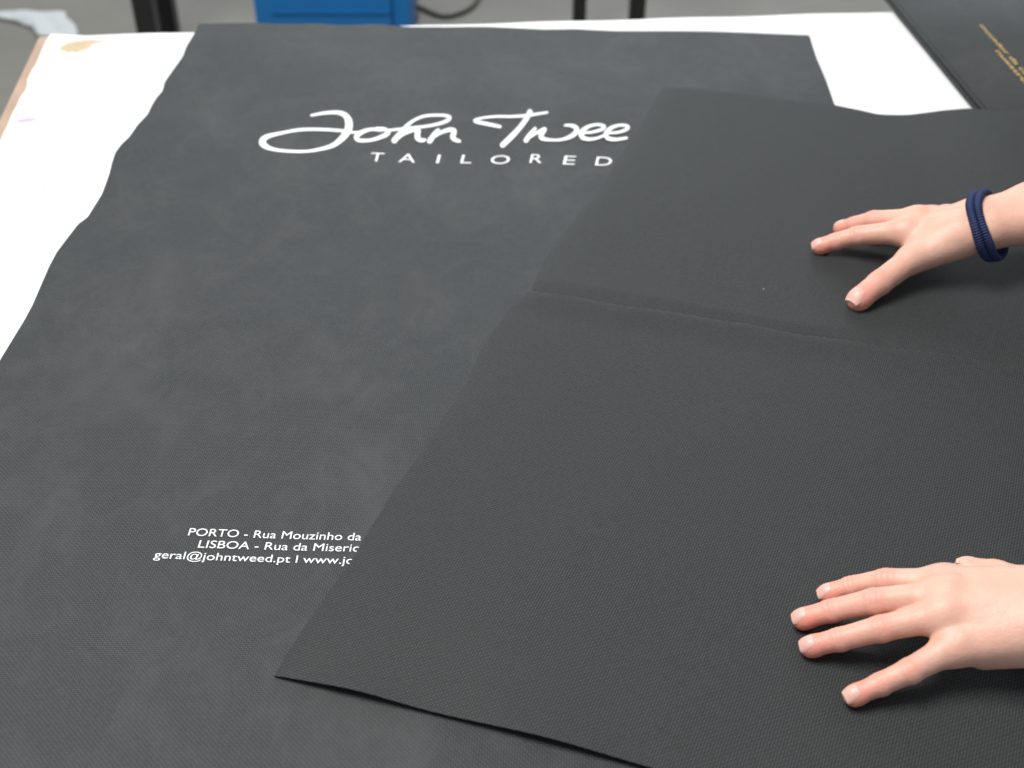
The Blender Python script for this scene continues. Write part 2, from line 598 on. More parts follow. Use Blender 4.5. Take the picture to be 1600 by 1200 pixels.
def ribbon_mesh(strokes, hfun, base_z):
    V, F = [], []
    for k, st in enumerate(strokes):
        pts = catmull(st, 10)
        z0 = base_z + k * 3e-5
        n = len(pts)
        rows = []
        for i, p in enumerate(pts):
            d = pts[min(i + 1, n - 1)][:2] - pts[max(i - 1, 0)][:2]
            d /= (np.linalg.norm(d) + 1e-9)
            nn = np.array([-d[1], d[0]]) * p[2] / 2
            row = []
            for sgn in (-1, 0, 1):
                w = at(p[0] + sgn * nn[0], p[1] + sgn * nn[1], .004)
                row.append(len(V))
                V.append((w.x, w.y, T + hfun(w.x, w.y) + z0 + 2.5e-5 * i / n))
            rows.append(row)
        for r0, r1 in zip(rows, rows[1:]):
            for c in (0, 1):
                F.append((r0[c], r0[c + 1], r1[c + 1], r1[c]))
        for e, sg in ((0, -1), (n - 1, 1)):
            p = pts[e]
            d = (pts[1][:2] - pts[0][:2]) if e == 0 else (pts[-1][:2] - pts[-2][:2])
            a0 = math.atan2(d[1], d[0]) * 1.0
            c0 = rows[e][1]
            arc = []
            for q_ in range(9):
                a = a0 + sg * (-math.pi / 2 + math.pi * q_ / 8) + (0 if sg == 1 else 0)
                if sg == -1: a = a0 + math.pi / 2 + math.pi * q_ / 8
                w = at(p[0] + math.cos(a) * p[2] / 2, p[1] + math.sin(a) * p[2] / 2, .004)
                arc.append(len(V))
                V.append((w.x, w.y, T + hfun(w.x, w.y) + z0 - 2e-5))
            for a_, b_ in zip(arc, arc[1:]):
                F.append((c0, a_, b_))
    return V, F


V, F = ribbon_mesh(LOGO, h_under, .00045)
lg = mesh_obj('script_logo', V, F, M['print_white'], under)
tag(lg, 'white handwritten logo John Tweed')


def text_geo(s, O, X, Y, hfun, zoff, bold=0.0, width=None):
    """outline font text as flat mesh; O origin, X/Y world vectors of one em"""
    cu = bpy.data.curves.new('tmp_text', 'FONT')
    cu.body = s
    cu.size = 1.0
    cu.resolution_u = 6
    o = bpy.data.objects.new('tmp_text', cu)
    C.objects.link(o)
    dg = bpy.context.evaluated_depsgraph_get()
    dg.update()
    me = bpy.data.meshes.new_from_object(o.evaluated_get(dg))
    bpy.data.objects.remove(o)
    xs = [v.co.x for v in me.vertices]
    sc = 1.0
    if width is not None:
        sc = width / (max(xs) - min(xs))
    x0 = min(xs)
    V = []
    for v in me.vertices:
        w = O + X * ((v.co.x - x0) * sc) + Y * v.co.y
        V.append((w.x, w.y, T + hfun(w.x, w.y) + zoff))
    F = [tuple(p.vertices) for p in me.polygons]
    bpy.data.meshes.remove(me)
    return V, F


def merge(name, parts, mat, parent):
    V, F = [], []
    for v, f in parts:
        k = len(V)
        V += v
        F += [tuple(i + k for i in q_) for q_ in f]
    return mesh_obj(name, V, F, mat, parent)


def line_text(s, p0, p1, cap, up, hfun, zoff, bold=0.0):
    """text whose ink runs from p0 to p1 (photo pixels on the baseline), cap height in px along direction up (dx per px of rise)"""
    O, E = at(*p0, .004), at(*p1, .004)
    U = at(p0[0] + up * cap, p0[1] - cap, .004)
    Y = (U - O) / .68
    X = (E - O)
    return text_geo(s, O, X, Y, hfun, zoff, bold, width=1.0)


parts = []
for ch, x0, x1, yb in [('T', 577, 598, 251.5), ('A', 622, 648, 252.5), ('I', 681, 685.5, 254), ('L', 719, 736, 254.5), ('O', 765.5, 795, 256), ('R', 827, 846, 255), ('E', 879, 897.5, 257.5), ('D', 929.5, 954.5, 258.5)]:
    parts.append(line_text(ch, (x0, yb), (x1, yb + (x1 - x0) * .02), 13.5, .25, h_under, .0005, .012))
tag(merge('tagline_print', parts, M['print_white'], under), 'small white capitals TAILORED below the logo')
parts = [line_text('PORTO - Rua Mouzinho da', (293.5, 837), (564, 845.5), 11.5, .32, h_under, .0005, .002),
         line_text('LISBOA - Rua da Miseric', (309, 856), (560, 863), 11.5, .32, h_under, .0005, .002),
         line_text('geral@johntweed.pt l www.jo', (240, 873), (553, 882.5), 11.5, .32, h_under, .0005, .002)]
tag(merge('address_print', parts, M['print_white'], under), 'three lines of white address text')

# --- plain bag on top
over = empty('garment_bag', (0, 0, 0))
tag(over, 'plain dark grey garment bag without print, creased across, lying on top under both hands', 'garment bag')
lp = [(1035, 135), (1020, 158), (1003, 187), (985, 214), (962, 252), (938, 292), (905, 330), (866, 380), (850, 408), (834, 444), (823, 464), (799, 477), (782, 498), (764, 525), (740, 568), (727, 598), (700, 640), (655, 706), (604, 780), (563, 846), (546, 876), (516, 918), (470, 982), (427, 1051)]
left = [xy(at(x, y, .0075)) for x, y in lp]
tp = [(1035, 135), (1080, 139), (1140, 145), (1200, 152), (1250, 158), (1300, 162), (1340, 170), (1370, 177), (1420, 181), (1470, 182)]
top = [xy(at(x, y, .0075)) for x, y in tp]
top += [xy(at(x, y, z)) for x, y, z in [(1510, 180, .011), (1530, 176, .0165), (1545, 173, .0205), (1580, 172, .0206), (1620, 172, .0206)]]
bl = np.array(left[-1]); bd_ = np.array(xy(at(1010, 1197, .0075))) - bl
bd_ /= np.linalg.norm(bd_)
bottom = [bl + bd_ * s for s in np.linspace(0, .82, 50)]
td = np.array(top[-1]) - np.array(top[0]); td /= np.linalg.norm(td)
tr = np.array(top[0]) + td * .78
top = top + [tuple(tr)] if tr[0] > top[-1][0] else top
right = [np.array(top[-1]) * (1 - s) + bottom[-1] * s for s in np.linspace(0, 1, 20)]
E1, E2 = at(560, 1085), at(850, 1150)


def lift(u, v, p):
    e = math.exp(-(1 - v) / .02)
    a = math.exp(-((p[0] - E1.x) / .032) ** 2) + 1.0 * math.exp(-((p[0] - E2.x) / .045) ** 2) + .04
    l = .0034 * e * a - .0016 * e
    e2 = math.exp(-u / .012)
    l -= .0028 * e2 * (1 - .3 * e)
    return l


sheet('bag_cloth', left, right, top, bottom, 230, 640, h_over, .0007, M['bag_over'], over, lift)

# --- pile of bags at the back right, printed in gold, hanging a little over the far edge
pile = empty('garment_bag_pile', (0, 0, 0))
tag(pile, 'pile of folded black garment bags with gold lettering at the far right corner', 'garment bags')
ZS = .016
c0, c1 = at(1396, 0, ZS), at(1541, 174, ZS)
sd = (c0 - c1).normalized()
pr = Vector((sd.y, -sd.x, 0))
front = c1 - sd * .012
back = c1 + sd * .52
for k in range(2):
    bm = bmesh.new()
    j = .0006 * math.sin(k * 2.3)
    a = front + pr * (.0015 * (4 - k) * .0 + j)
    z0 = T + .0006 + k * ZS / 2
    add_prism(bm, [a, a + pr * .36, back + pr * (.36 + j), back + pr * j], z0, z0 + ZS / 2 - .0004)
    bmesh.ops.bevel(bm, geom=list(bm.edges), offset=.0032, segments=4, affect='EDGES')
    bm_obj('folded_bag', bm, M['bag_stack'], pile, True)
hp = lambda x, y: ZS + .0002
g = []
for s_, p0, p1 in [('mucador da camisaria', (1530, 40), (1640, 160)), ('nuestro calidad', (1555, 80), (1650, 186))]:
    O, E = at(*p0, ZS), at(*p1, ZS)
    X = E - O
    Y = Vector((-X.y, X.x, 0)).normalized() * .0082
    g.append(text_geo(s_, O, X, Y, hp, .0004, .03, 1.0))
tag(merge('gold_lettering', g, M['print_gold'], pile), 'two lines of small gold lettering')

# ------------------------------------------------------------------ things behind the table
def ground(px, py, z=0.0):
    return at(px, py, z - T)


Zl = 3.25   # distance of the rear bench


def at_depth(px, py, Z):
    u, v = (px - 800) / PX_F, (py - 600) / PX_F
    return Vector((u * Z, Z * (CP - v * SP), CAM_H - Z * (SP + v * CP)))


bench = empty('steel_bench', (0, 0, 0))
tag(bench, 'bench on black square steel legs standing on the concrete behind the table', 'bench')
legs = [(228, Zl, .027 * Zl / 3.25), (262, Zl + .16, .024), (905, Zl + .25, .0195), (995, Zl, .0215)]
lp_ = []
for px, Z, w in legs:
    p = at_depth(px, 22, Z)
    lp_.append(p)
    bm = bmesh.new()
    hw = w * .93
    add_box(bm, (p.x - hw, p.y - hw, 0), (p.x + hw, p.y + hw, .74), .003)
    bm_obj('leg', bm, M['black_metal'], bench)
bm = bmesh.new()
add_box(bm, (lp_[0].x - .06, lp_[0].y - .06, .7405), (lp_[3].x + .06, lp_[2].y + .2, .77), .003)
bm_obj('bench_top', bm, M['wood'], bench)

# blue crate
p0, p1 = at_depth(398, 20, 3.2), at_depth(612, 20, 3.2)
bm = bmesh.new()
yb = p0.y
add_box(bm, (p0.x, yb, .004), (p1.x, yb + .28, .30), .006)
crate = bm_obj('plastic_crate', bm, M['blue'])
tag(crate, 'blue plastic crate standing on the floor behind the table', 'crate')
bm = bmesh.new()
zr = at_depth(500, 20, 3.2).z
add_box(bm, (p0.x + .04, yb - .007, zr), (p1.x - .002, yb + .2, zr + .007), .001)
bm_obj('rim', bm, M['blue'], crate)
bm = bmesh.new()
add_box(bm, (p0.x - .002, yb - .002, .3005), (p1.x + .002, yb + .282, .32), .003)
bm_obj('lid', bm, M['blue'], crate)
bm = bmesh.new()
add_box(bm, (p1.x + .0005, yb + .012, .004), (p1.x + .045, yb + .2, .29), .004)
bm_obj('handle_block', bm, M['blue'], crate)

# cable loop
pts = [ground(x, y, .006) for x, y in [(560, -60), (610, -30), (636, 0), (660, 13), (690, 25), (715, 22), (738, 10), (752, -12), (760, -45), (800, -80)]]
bm = bmesh.new()
tube(bm, [Vector(p) for p in catmull([tuple(p) for p in pts], 8)], .006)
cb = bm_obj('power_cable', bm, M['cable'], None, True)
tag(cb, 'black cable lying in a loop on the floor beside the blue crate', 'cable')
pts = [ground(x, y, .005) for x, y in [(655, -30), (648, 8), (652, 24), (640, 44), (620, 60)]]
bm = bmesh.new()
tube(bm, [Vector(p) for p in catmull([tuple(p) for p in pts], 8)], .005)
cb = bm_obj('thin_cable', bm, M['cable'], None, True)
tag(cb, 'thin black cable running straight past the corner of the blue crate', 'cable')

# white paper scrap on the floor
ol = [(-10, 22), (30, 19), (60, 22), (102, 22), (106, 33), (118, 42), (124, 60), (90, 62), (62, 60), (50, 45), (25, 36), (0, 32), (-20, 30)]
P = [ground(x, y) for x, y in ol]
cen = sum(P, Vector()) / len(P)
rnd = random.Random(2)
V, F = [], []
rings = 9
for r in range(rings + 1):
    for p in resample([xy(p) for p in P] + [xy(P[0])], 61)[:-1]:
        w = Vector((p[0], p[1], 0)) * (r / rings) + Vector((cen.x, cen.y, 0)) * (1 - r / rings)
        zz = .006 + .012 * abs(math.sin(w.x * 31 + w.y * 17)) * (1 - (r / rings) ** 3) + .004 * math.sin(w.y * 60)**2
        V.append((w.x, w.y, zz))
for r in range(rings):
    for i in range(60):
        F.append((r * 60 + i, r * 60 + (i + 1) % 60, (r + 1) * 60 + (i + 1) % 60, (r + 1) * 60 + i))
sc_ = mesh_obj('paper_scrap', V, F, M['rag'], None, False)
md = sc_.modifiers.new('thick', 'SOLIDIFY'); md.thickness = .002; md.offset = -1
tag(sc_, 'crumpled white paper lying on the concrete floor behind the table corner', 'paper')


# ------------------------------------------------------------------ implicit surfaces for the person
BIG = np.float32(0.06)


class Field:
    def __init__(s, lo, hi, h):
        s.h = h
        s.lo = np.array(lo, float)
        s.n = np.ceil((np.array(hi) - s.lo) / h).astype(int) + 1
        s.ax = [(s.lo[i] + h * np.arange(s.n[i])).astype(np.float32) for i in range(3)]

    def new(s): return np.full(tuple(s.n), BIG, np.float32)

    def box(s, pmin, pmax, m):
        sl = []
        for i in range(3):
            a = max(0, int((pmin[i] - m - s.lo[i]) / s.h)); b = min(s.n[i], int((pmax[i] + m - s.lo[i]) / s.h) + 2)
            if b <= a: return None
            sl.append(slice(a, b))
        return tuple(sl)

    def cone(s, D, a, b, r1, r2, k, sq=None):
        """smooth union of a tapered capsule into D; sq = (direction, factor) squashes the section"""
        a, b = np.array(a, float), np.array(b, float)
        m = max(r1, r2) * (max(1.0, 1 / sq[1]) if sq else 1) + .022
        sl = s.box(np.minimum(a, b), np.maximum(a, b), m)
        if sl is None: return
        X = s.ax[0][sl[0]][:, None, None]; Y = s.ax[1][sl[1]][None, :, None]; Z = s.ax[2][sl[2]][None, None, :]
        ba = b - a
        L2 = max(float(ba @ ba), 1e-12)
        px, py, pz = X - a[0], Y - a[1], Z - a[2]
        t = np.clip((px * ba[0] + py * ba[1] + pz * ba[2]) / L2, 0, 1)
        dx, dy, dz = px - t * ba[0], py - t * ba[1], pz - t * ba[2]
        d2 = dx * dx + dy * dy + dz * dz
        if sq:
            n = np.array(sq[0], float); n /= np.linalg.norm(n)
            c = dx * n[0] + dy * n[1] + dz * n[2]
            d2 = d2 + c * c * (1 / sq[1] ** 2 - 1)
        d = np.sqrt(d2) - (r1 + (r2 - r1) * t)
        s.union(D, sl, d, k)

    def union(s, D, sl, d, k):
        c = D[sl]
        if k > 0:
            hh = np.maximum(k - np.abs(c - d), 0) / k
            D[sl] = np.minimum(c, d) - hh * hh * k * .25
        else:
            D[sl] = np.minimum(c, d)

    def ell(s, D, c, r, k, rot=None):
        c = np.array(c, float); r = np.array(r, float)
        sl = s.box(c, c, max(r) + .022)
        if sl is None: return
        X = s.ax[0][sl[0]][:, None, None] - c[0]; Y = s.ax[1][sl[1]][None, :, None] - c[1]; Z = s.ax[2][sl[2]][None, None, :] - c[2]
        if rot is not None:
            R = np.array(rot)
            X, Y, Z = [R[i, 0] * X + R[i, 1] * Y + R[i, 2] * Z for i in range(3)]
        k0 = np.sqrt((X / r[0]) ** 2 + (Y / r[1]) ** 2 + (Z / r[2]) ** 2)
        k1 = np.sqrt((X / r[0] ** 2) ** 2 + (Y / r[1] ** 2) ** 2 + (Z / r[2] ** 2) ** 2) + 1e-9
        s.union(D, sl, k0 * (k0 - 1) / k1, k)

    def groove(s, D, c, axis, n, amp, w, rad):
        """shallow skin crease: ring of depth amp around the dorsal side at c"""
        c = np.array(c, float); axis = np.array(axis, float); n = np.array(n, float)
        sl = s.box(c, c, rad * 1.3)
        X = s.ax[0][sl[0]][:, None, None] - c[0]; Y = s.ax[1][sl[1]][None, :, None] - c[1]; Z = s.ax[2][sl[2]][None, None, :] - c[2]
        u = X * axis[0] + Y * axis[1] + Z * axis[2]
        t = X * n[0] + Y * n[1] + Z * n[2]
        r2 = X * X + Y * Y + Z * Z
        D[sl] += amp * np.exp(-(u / w) ** 2) * np.clip(t / rad * 1.6, 0, 1) * (r2 < (rad * 1.3) ** 2)

    def mesh(s, D):
        ins = D < 0
        c = np.zeros(tuple(s.n - 1), np.uint8)
        for dx in (0, 1):
            for dy in (0, 1):
                for dz in (0, 1):
                    c += ins[dx:s.n[0] - 1 + dx, dy:s.n[1] - 1 + dy, dz:s.n[2] - 1 + dz]
        act = np.argwhere((c > 0) & (c < 8))
        vid = np.full(tuple(s.n - 1), -1, np.int64)
        vid[act[:, 0], act[:, 1], act[:, 2]] = np.arange(len(act))
        corner = {}
        for o in [(x, y, z) for x in (0, 1) for y in (0, 1) for z in (0, 1)]:
            corner[o] = D[act[:, 0] + o[0], act[:, 1] + o[1], act[:, 2] + o[2]].astype(np.float64)
        acc = np.zeros((len(act), 3)); cnt = np.zeros(len(act))
        for o in corner:
            for ax in range(3):
                if o[ax] == 1: continue
                o2 = list(o); o2[ax] = 1; o2 = tuple(o2)
                a, b = corner[o], corner[o2]
                cr = (a < 0) != (b < 0)
                t = np.where(cr, a / np.where(cr, a - b, 1), 0)
                p = np.tile(np.array(o, float), (len(act), 1)); p[:, ax] += t
                acc += p * cr[:, None]; cnt += cr
        V = s.lo + (act + acc / cnt[:, None]) * s.h
        F = []
        for ax in range(3):
            a1, a2 = [(1, 2), (2, 0), (0, 1)][ax]
            s0 = [slice(None)] * 3; s1 = [slice(None)] * 3
            s0[ax] = slice(0, -1); s1[ax] = slice(1, None)
            A_, B_ = ins[tuple(s0)], ins[tuple(s1)]
            e = np.argwhere(A_ != B_)
            e = e[(e[:, a1] > 0) & (e[:, a2] > 0) & (e[:, a1] < s.n[a1] - 1) & (e[:, a2] < s.n[a2] - 1)]
            fl_ = A_[e[:, 0], e[:, 1], e[:, 2]]
            q4 = []
            for (d1, d2) in ((-1, -1), (0, -1), (0, 0), (-1, 0)):
                w = e.copy(); w[:, a1] += d1; w[:, a2] += d2
                q4.append(vid[w[:, 0], w[:, 1], w[:, 2]])
            q4 = np.stack(q4, 1)
            q4 = np.where(fl_[:, None], q4, q4[:, ::-1])
            F.append(q4[(q4 >= 0).all(1)])
        return V, np.concatenate(F)


def unit(v): v = np.array(v, float); return v / np.linalg.norm(v)


BASE = .0077      # cloth surface under the hands, above the table top


def J(px, py, z): return np.array(at(px, py, BASE + z))


def build_hand(fingers, palm, wrist, arm, extra, radial, h=.0009, bump_pts=()):
    """fingers: list of dict(j=[tip,dip,pip,mcp], r=[...], up=hint)"""
    pts = np.array([p for f in fingers for p in f['j']] + [arm[0], arm[1]])
    lo, hi = pts.min(0) - .032, pts.max(0) + .034
    Fd = Field(lo, hi, h)
    Df = Fd.new()
    nails, reds = [], []
    for f in fingers:
        d = Fd.new()
        j, r = f['j'], [q_ * 1.03 for q_ in f['r']]
        n_seg = len(j) - 1
        for i in range(n_seg):
            ax = unit(j[i + 1] - j[i])
            Fd.cone(d, j[i], j[i + 1], r[i], r[i + 1], .0022)
            # slimmer middle of the bone: bulge at the joints instead
        for i in range(1, n_seg):
            Fd.ell(d, j[i] - np.array(f['up']) * r[i] * .03, np.array([1, 1, 1]) * r[i] * 1.0, .002)
        # fingertip pulp below and a flatter upper side
        a = unit(j[0] - j[1])
        n = unit(np.array(f['up']) - a * np.dot(f['up'], a))
        sd_ = np.cross(a, n)
        Fd.ell(d, j[0] - n * r[0] * .10 - a * r[0] * .3, np.array([r[0] * 1.15, r[0] * 1.03, r[0] * .95]), .003, np.stack([a, sd_, n]))
        for i, cnt_ in ((1, 2), (2, 3)):
            if i >= n_seg and not f.get('thumb'): continue
            if i >= n_seg: continue
            axx = unit(j[i - 1] - j[i + 1])
            nn = unit(np.array(f['up']) - axx * np.dot(f['up'], axx))
            for q_ in range(cnt_):
                Fd.groove(d, j[i] + axx * (q_ - (cnt_ - 1) / 2) * .0026, axx, nn, .00050, .00095, r[i])
            reds.append((j[i] + nn * r[i] * .9, .0085, .55))
        reds.append((j[0], .016, 1.0))
        reds.append(((j[0] + j[1]) / 2, .014, .60))
        reds.append(((j[1] + j[2]) / 2, .016, .24))
        if f.get('nored'): del reds[-4 - (1 if n_seg > 2 else 0):]
        # nail
        L, W = f.get('nail', (.0105, .0052))
        rr = r[0]
        nu, nw = 14, 12
        grid = []
        for iu in range(nu + 1):
            for iw in range(nw + 1):
                uu, ww = iu / nu * 2 - 1, iw / nw * 2 - 1
                # square -> superellipse
                lim = (1 - abs(uu) ** (3.2 if uu > 0 else 2.6) * (.34 if uu > 0 else .42))
                u_ = uu * L / 2 + f.get('nail_off', .0012)
                th = ww * lim * W / rr * 1.12
                R_ = rr * 1.0 + .00075
                drop = f.get('drop', .39) * max(0, u_ + .001) ** 2 / rr
                edge = max(abs(uu) if uu < 0 else 0, abs(ww))
                sink = .0009 * max(0, (edge - .8) / .2) ** 2
                hgt = (R_ - sink) * math.cos(th) - drop
                grid.append(j[0] + a * u_ + n * hgt + sd_ * (R_ * .96 * math.sin(th)))
        nf = [(iu * (nw + 1) + iw, iu * (nw + 1) + iw + 1, (iu + 1) * (nw + 1) + iw + 1, (iu + 1) * (nw + 1) + iw) for iu in range(nu) for iw in range(nw)]
        # thickness at the free edge
        k0 = len(grid)
        low = [grid[nu * (nw + 1) + iw] - n * .0009 - a * .0004 for iw in range(nw + 1)]
        grid += low
        nf += [(nu * (nw + 1) + iw, nu * (nw + 1) + iw + 1, k0 + iw + 1, k0 + iw) for iw in range(nw)]
        wht = []
        for idx_, p in enumerate(grid):
            if idx_ >= k0: wht.append(1.0); continue
            uu = (idx_ // (nw + 1)) / nu * 2 - 1
            ww = (idx_ % (nw + 1)) / nw * 2 - 1
            wht.append(.75 if uu > .80 else (.05 if uu > -.7 else .3))
        nails.append((grid, nf, wht))
        Fd.union(Df, (slice(None),) * 3, d, .0016)
    Dp = Fd.new()
    for a_, b_, r1, r2, sq in palm:
        Fd.cone(Dp, a_, b_, r1, r2, .012, sq)
    for a_, b_, r1, r2 in TEND:
        Fd.cone(Dp, a_, b_, r1, r2, .007)
    for c_, r_, k_ in extra:
        Fd.ell(Dp, c_, (r_, r_, r_), k_)
    for a_, b_, r1, r2, sq in arm[2]:
        Fd.cone(Dp, a_, b_, r1, r2, .014, sq)
    Fd.union(Dp, (slice(None),) * 3, Df, .0075)
    # tendon / vein relief on the back of the hand
    V, F = Fd.mesh(Dp)
    red = np.zeros(len(V))
    for c_, w_, a_ in list(reds) + list(bump_pts):
        red = np.maximum(red, a_ * np.exp(-((V - np.array(c_)) ** 2).sum(1) / w_ ** 2))
    return V, F, red, nails


UPV = np.array([0, 0, 1.0])
body_V, body_F, body_red, body_mat = [], [], [], []


def push(V, F, red, mat):
    k = sum(len(v) for v in body_V)
    body_V.append(np.array(V)); body_F.append([tuple(int(i) + k for i in f) for f in F])
    body_red.append(np.array(red)); body_mat.append([mat] * len(F))


# ---- near hand (left hand), fingers spread on the cloth
lw = J(1668, 962, .038)                       # wrist
idx = dict(j=[J(1293, 928, .0068), J(1331, 917, .0135), J(1385, 908, .0240), J(1474, 912, .031)], r=[.0062, .0068, .0080, .0095], up=(-.1, .12, 1))
mid = dict(j=[J(1254, 967, .0068), J(1300, 954, .0150), J(1366, 940, .0270), J(1478, 931, .036)], r=[.0065, .0071, .0083, .0098], up=(-.1, .02, 1))
rng = dict(j=[J(1266, 1010, .0066), J(1312, 999, .0140), J(1377, 982, .0245), J(1474, 961, .034)], r=[.0064, .0070, .0080, .0094], up=(-.1, -.1, 1))
lit = dict(j=[J(1334, 1087, .0062), J(1376, 1069, .0115), J(1422, 1048, .0190), J(1492, 1010, .026)], r=[.0060, .0066, .0074, .0092], up=(-.1, -.15, 1), nail=(.0100, .0050))
thb = dict(j=[J(1510, 890, .0075), J(1556, 897, .0100), J(1612, 916, .020)], r=[.0082, .0092, .0105], up=(-.2, .8, .8), thumb=True, nail=(.012, .0065), nored=True)
W_, SG = lw, np.array([0, -1.0, 0])
armdir = unit(np.array([1.0, .06, .16]))
side = unit(np.cross(armdir, UPV))
el = lw + armdir * .225
mc = [f['j'][-1] for f in (idx, mid, rng, lit)]
palm = []
flat = (UPV, .96)
for k, (m, rr) in enumerate(zip(mc, (.0118, .0122, .0118, .0108))):
    base = lw + side * ((k - 1.5) * .0105) + np.array([-.012, 0, .0080])
    palm.append((m + np.array([0, 0, -.0008]), base, rr, .0142, flat))
palm.append((J(1612, 916, .018), lw + np.array([-.01, .012, -.006]), .0115, .0150, None))
palm.append((mc[3] + np.array([.02, .002, -.006]), lw + np.array([-.015, -.016, -.006]), .0115, .0145, None))
armcs = []
for s_, in ((-1,), (1,)):
    armcs.append((lw + side * s_ * .0095 + np.array([-.006, 0, 0]), lw + side * s_ * .0115 + armdir * .05, .0165, .0185, None))
    armcs.append((lw + side * s_ * .0115 + armdir * .05, lw + side * s_ * .0150 + armdir * .12, .0185, .0250, None))
extra = [(m + np.array([.001, 0, .0004]), r_, .008) for m, r_ in zip(mc, (.0102, .0107, .0102, .0094))]
extra.append((lw + side * .018 + np.array([.008, 0, .010]), .009, .010))
bp = [(m + np.array([0, 0, .010]), .012, .08) for m in mc]
TEND = [(m + np.array([.004, 0, .0080]), m * .25 + (W_ + SG * (k - 1.5) * .0045) * .75 + np.array([0, 0, .0115]), .0024, .0018) for k, m in enumerate(mc)]
V, F, red, nails = build_hand([idx, mid, rng, lit, thb], palm, lw, (lw, lw + armdir * .12, armcs), extra, 1, bump_pts=bp)
push(V, F, red, 0)
for gq, fq, wq in nails: push(gq, fq, wq, 1)
L_wrist, L_dir, L_side = lw, armdir, side

# ---- far hand (right hand), thumb towards the viewer
rw = J(1545, 346, .049)
W_, SG = rw, np.array([0, 1.0, 0])
idx = dict(j=[J(1280, 385, .0070), J(1306, 377, .0130), J(1341, 368, .0215), J(1413, 362, .0330)], r=[.0068, .0074, .0086, .0105], up=(-.1, -.15, 1))
mid = dict(j=[J(1314, 357, .0070), J(1336, 351, .0150), J(1366, 344, .0250), J(1432, 344, .0380)], r=[.0068, .0074, .0086, .0104], up=(-.1, .1, 1), nail_off=-.001)
rng = dict(j=[J(1358, 352, .0070), J(1374, 349, .0140), J(1400, 346, .0250), J(1452, 344, .0360)], r=[.0064, .0070, .0080, .0100], up=(-.1, .3, 1))
lit = dict(j=[J(1404, 343, .0064), J(1416, 341, .0130), J(1436, 344, .0220), J(1474, 341, .0320)], r=[.0058, .0063, .0072, .0092], up=(-.1, .4, 1))
thb = dict(j=[J(1341, 468, .0085), J(1374, 442, .0150), J(1424, 405, .0250)], r=[.0096, .0104, .0112], up=(-.25, -.1, 1), thumb=True, nail=(.0140, .0076), nail_off=.0030, drop=.46)
armdir = unit(np.array([1.0, .10, .13]))
side = unit(np.cross(armdir, UPV))
mc = [f['j'][-1] for f in (idx, mid, rng, lit)]
palm = []
for k, (m, rr) in enumerate(zip(mc, (.0122, .0124, .0118, .0108))):
    base = rw + side * ((1.5 - k) * .0100) + np.array([-.012, 0, -.002])
    palm.append((m + np.array([0, 0, -.002]), base, rr, .0138, (UPV, .88)))
palm.append((J(1424, 405, .024), rw + side * .014 + np.array([-.022, 0, -.010]), .0122, .0150, None))
palm.append((J(1445, 388, .026), rw + side * .010 + np.array([-.030, 0, -.006]), .0130, .0150, None))
palm.append((mc[0] + np.array([.012, -.004, -.006]), J(1440, 398, .022), .0085, .0100, None))
armcs = []
for s_, in ((-1,), (1,)):
    armcs.append((rw + side * s_ * .0090 + np.array([.002, 0, -.001]), rw + side * s_ * .0110 + armdir * .045, .0180, .0205, None))
    armcs.append((rw + side * s_ * .0110 + armdir * .045, rw + side * s_ * .0150 + armdir * .12, .0205, .0270, None))
extra = [(m + np.array([.001, 0, .0010]), r_, .006) for m, r_ in zip(mc, (.0112, .0116, .0110, .0100))]
bp = [(m + np.array([0, 0, .010]), .012, .08) for m in mc] + [(J(1390, 430, .02), .016, .22)]
TEND = [(m + np.array([.004, 0, .0080]), m * .25 + (W_ + SG * (k - 1.5) * .0045) * .75 + np.array([0, 0, .0115]), .0024, .0018) for k, m in enumerate(mc)]
V, F, red, nails = build_hand([idx, mid, rng, lit, thb], palm, rw, (rw, rw + armdir * .12, armcs), extra, 1, bump_pts=bp)
push(V, F, red, 0)
for gq, fq, wq in nails: push(gq, fq, wq, 1)
R_wrist, R_dir, R_side = rw, armdir, side

# ---- rest of the person, standing to the right of the table
cy = .80
SHL, SHR = np.array([.86, cy - .175, 1.22]), np.array([.86, cy + .175, 1.22])
ELL = L_wrist + L_dir * .235 + np.array([.0, -.03, .03])
ELR = R_wrist + R_dir * .235 + np.array([.0, .03, .03])
HIP = np.array([1.17, cy, .90])
CH = np.array([.95, cy, 1.16])
NK = np.array([.80, cy, 1.30])
HD = np.array([.745, cy, 1.43])
KN = [np.array([1.13, cy + s_ * .10, .47]) for s_ in (-1, 1)]
AN = [np.array([1.17, cy + s_ * .11, .09]) for s_ in (-1, 1)]
Bf = Field((.40, .30, 0.0), (1.45, 1.35, 1.62), .0075)
D = Bf.new()
for W, dr, E_, S_ in ((L_wrist, L_dir, ELL, SHL), (R_wrist, R_dir, ELR, SHR)):
    Bf.cone(D, W + dr * .10, E_, .032, .040, .02)
    Bf.cone(D, E_, S_, .040, .052, .02)
Bf.cone(D, SHL, SHR, .06, .06, .04)
Bf.cone(D, CH, HIP, .105, .115, .05, (np.array([.5, 0, 1.]), .8))
Bf.cone(D, HIP + [0, -.07, 0], HIP + [0, .07, 0], .10, .10, .04)
Bf.cone(D, NK + [.05, 0, -.06], HD, .058, .052, .03)
for s_, k_, a_ in zip((-1, 1), KN, AN):
    Bf.cone(D, HIP + [0, s_ * .08, -.04], k_, .088, .058, .04)
    Bf.cone(D, k_, a_, .056, .038, .03)
    Bf.cone(D, a_ + [.02, 0, -.05], a_ + [-.15, 0, -.06], .035, .028, .02)
tiltm = Matrix.Rotation(math.radians(38), 3, 'Y')
hrot = np.array(tiltm)
toh = lambda v: HD + hrot.T @ np.array(v)
Bf.ell(D, HD, (.092, .075, .112), .02, hrot)
Bf.cone(D, toh((-.02, 0, -.09)), toh((-.065, 0, -.085)), .045, .030, .03)
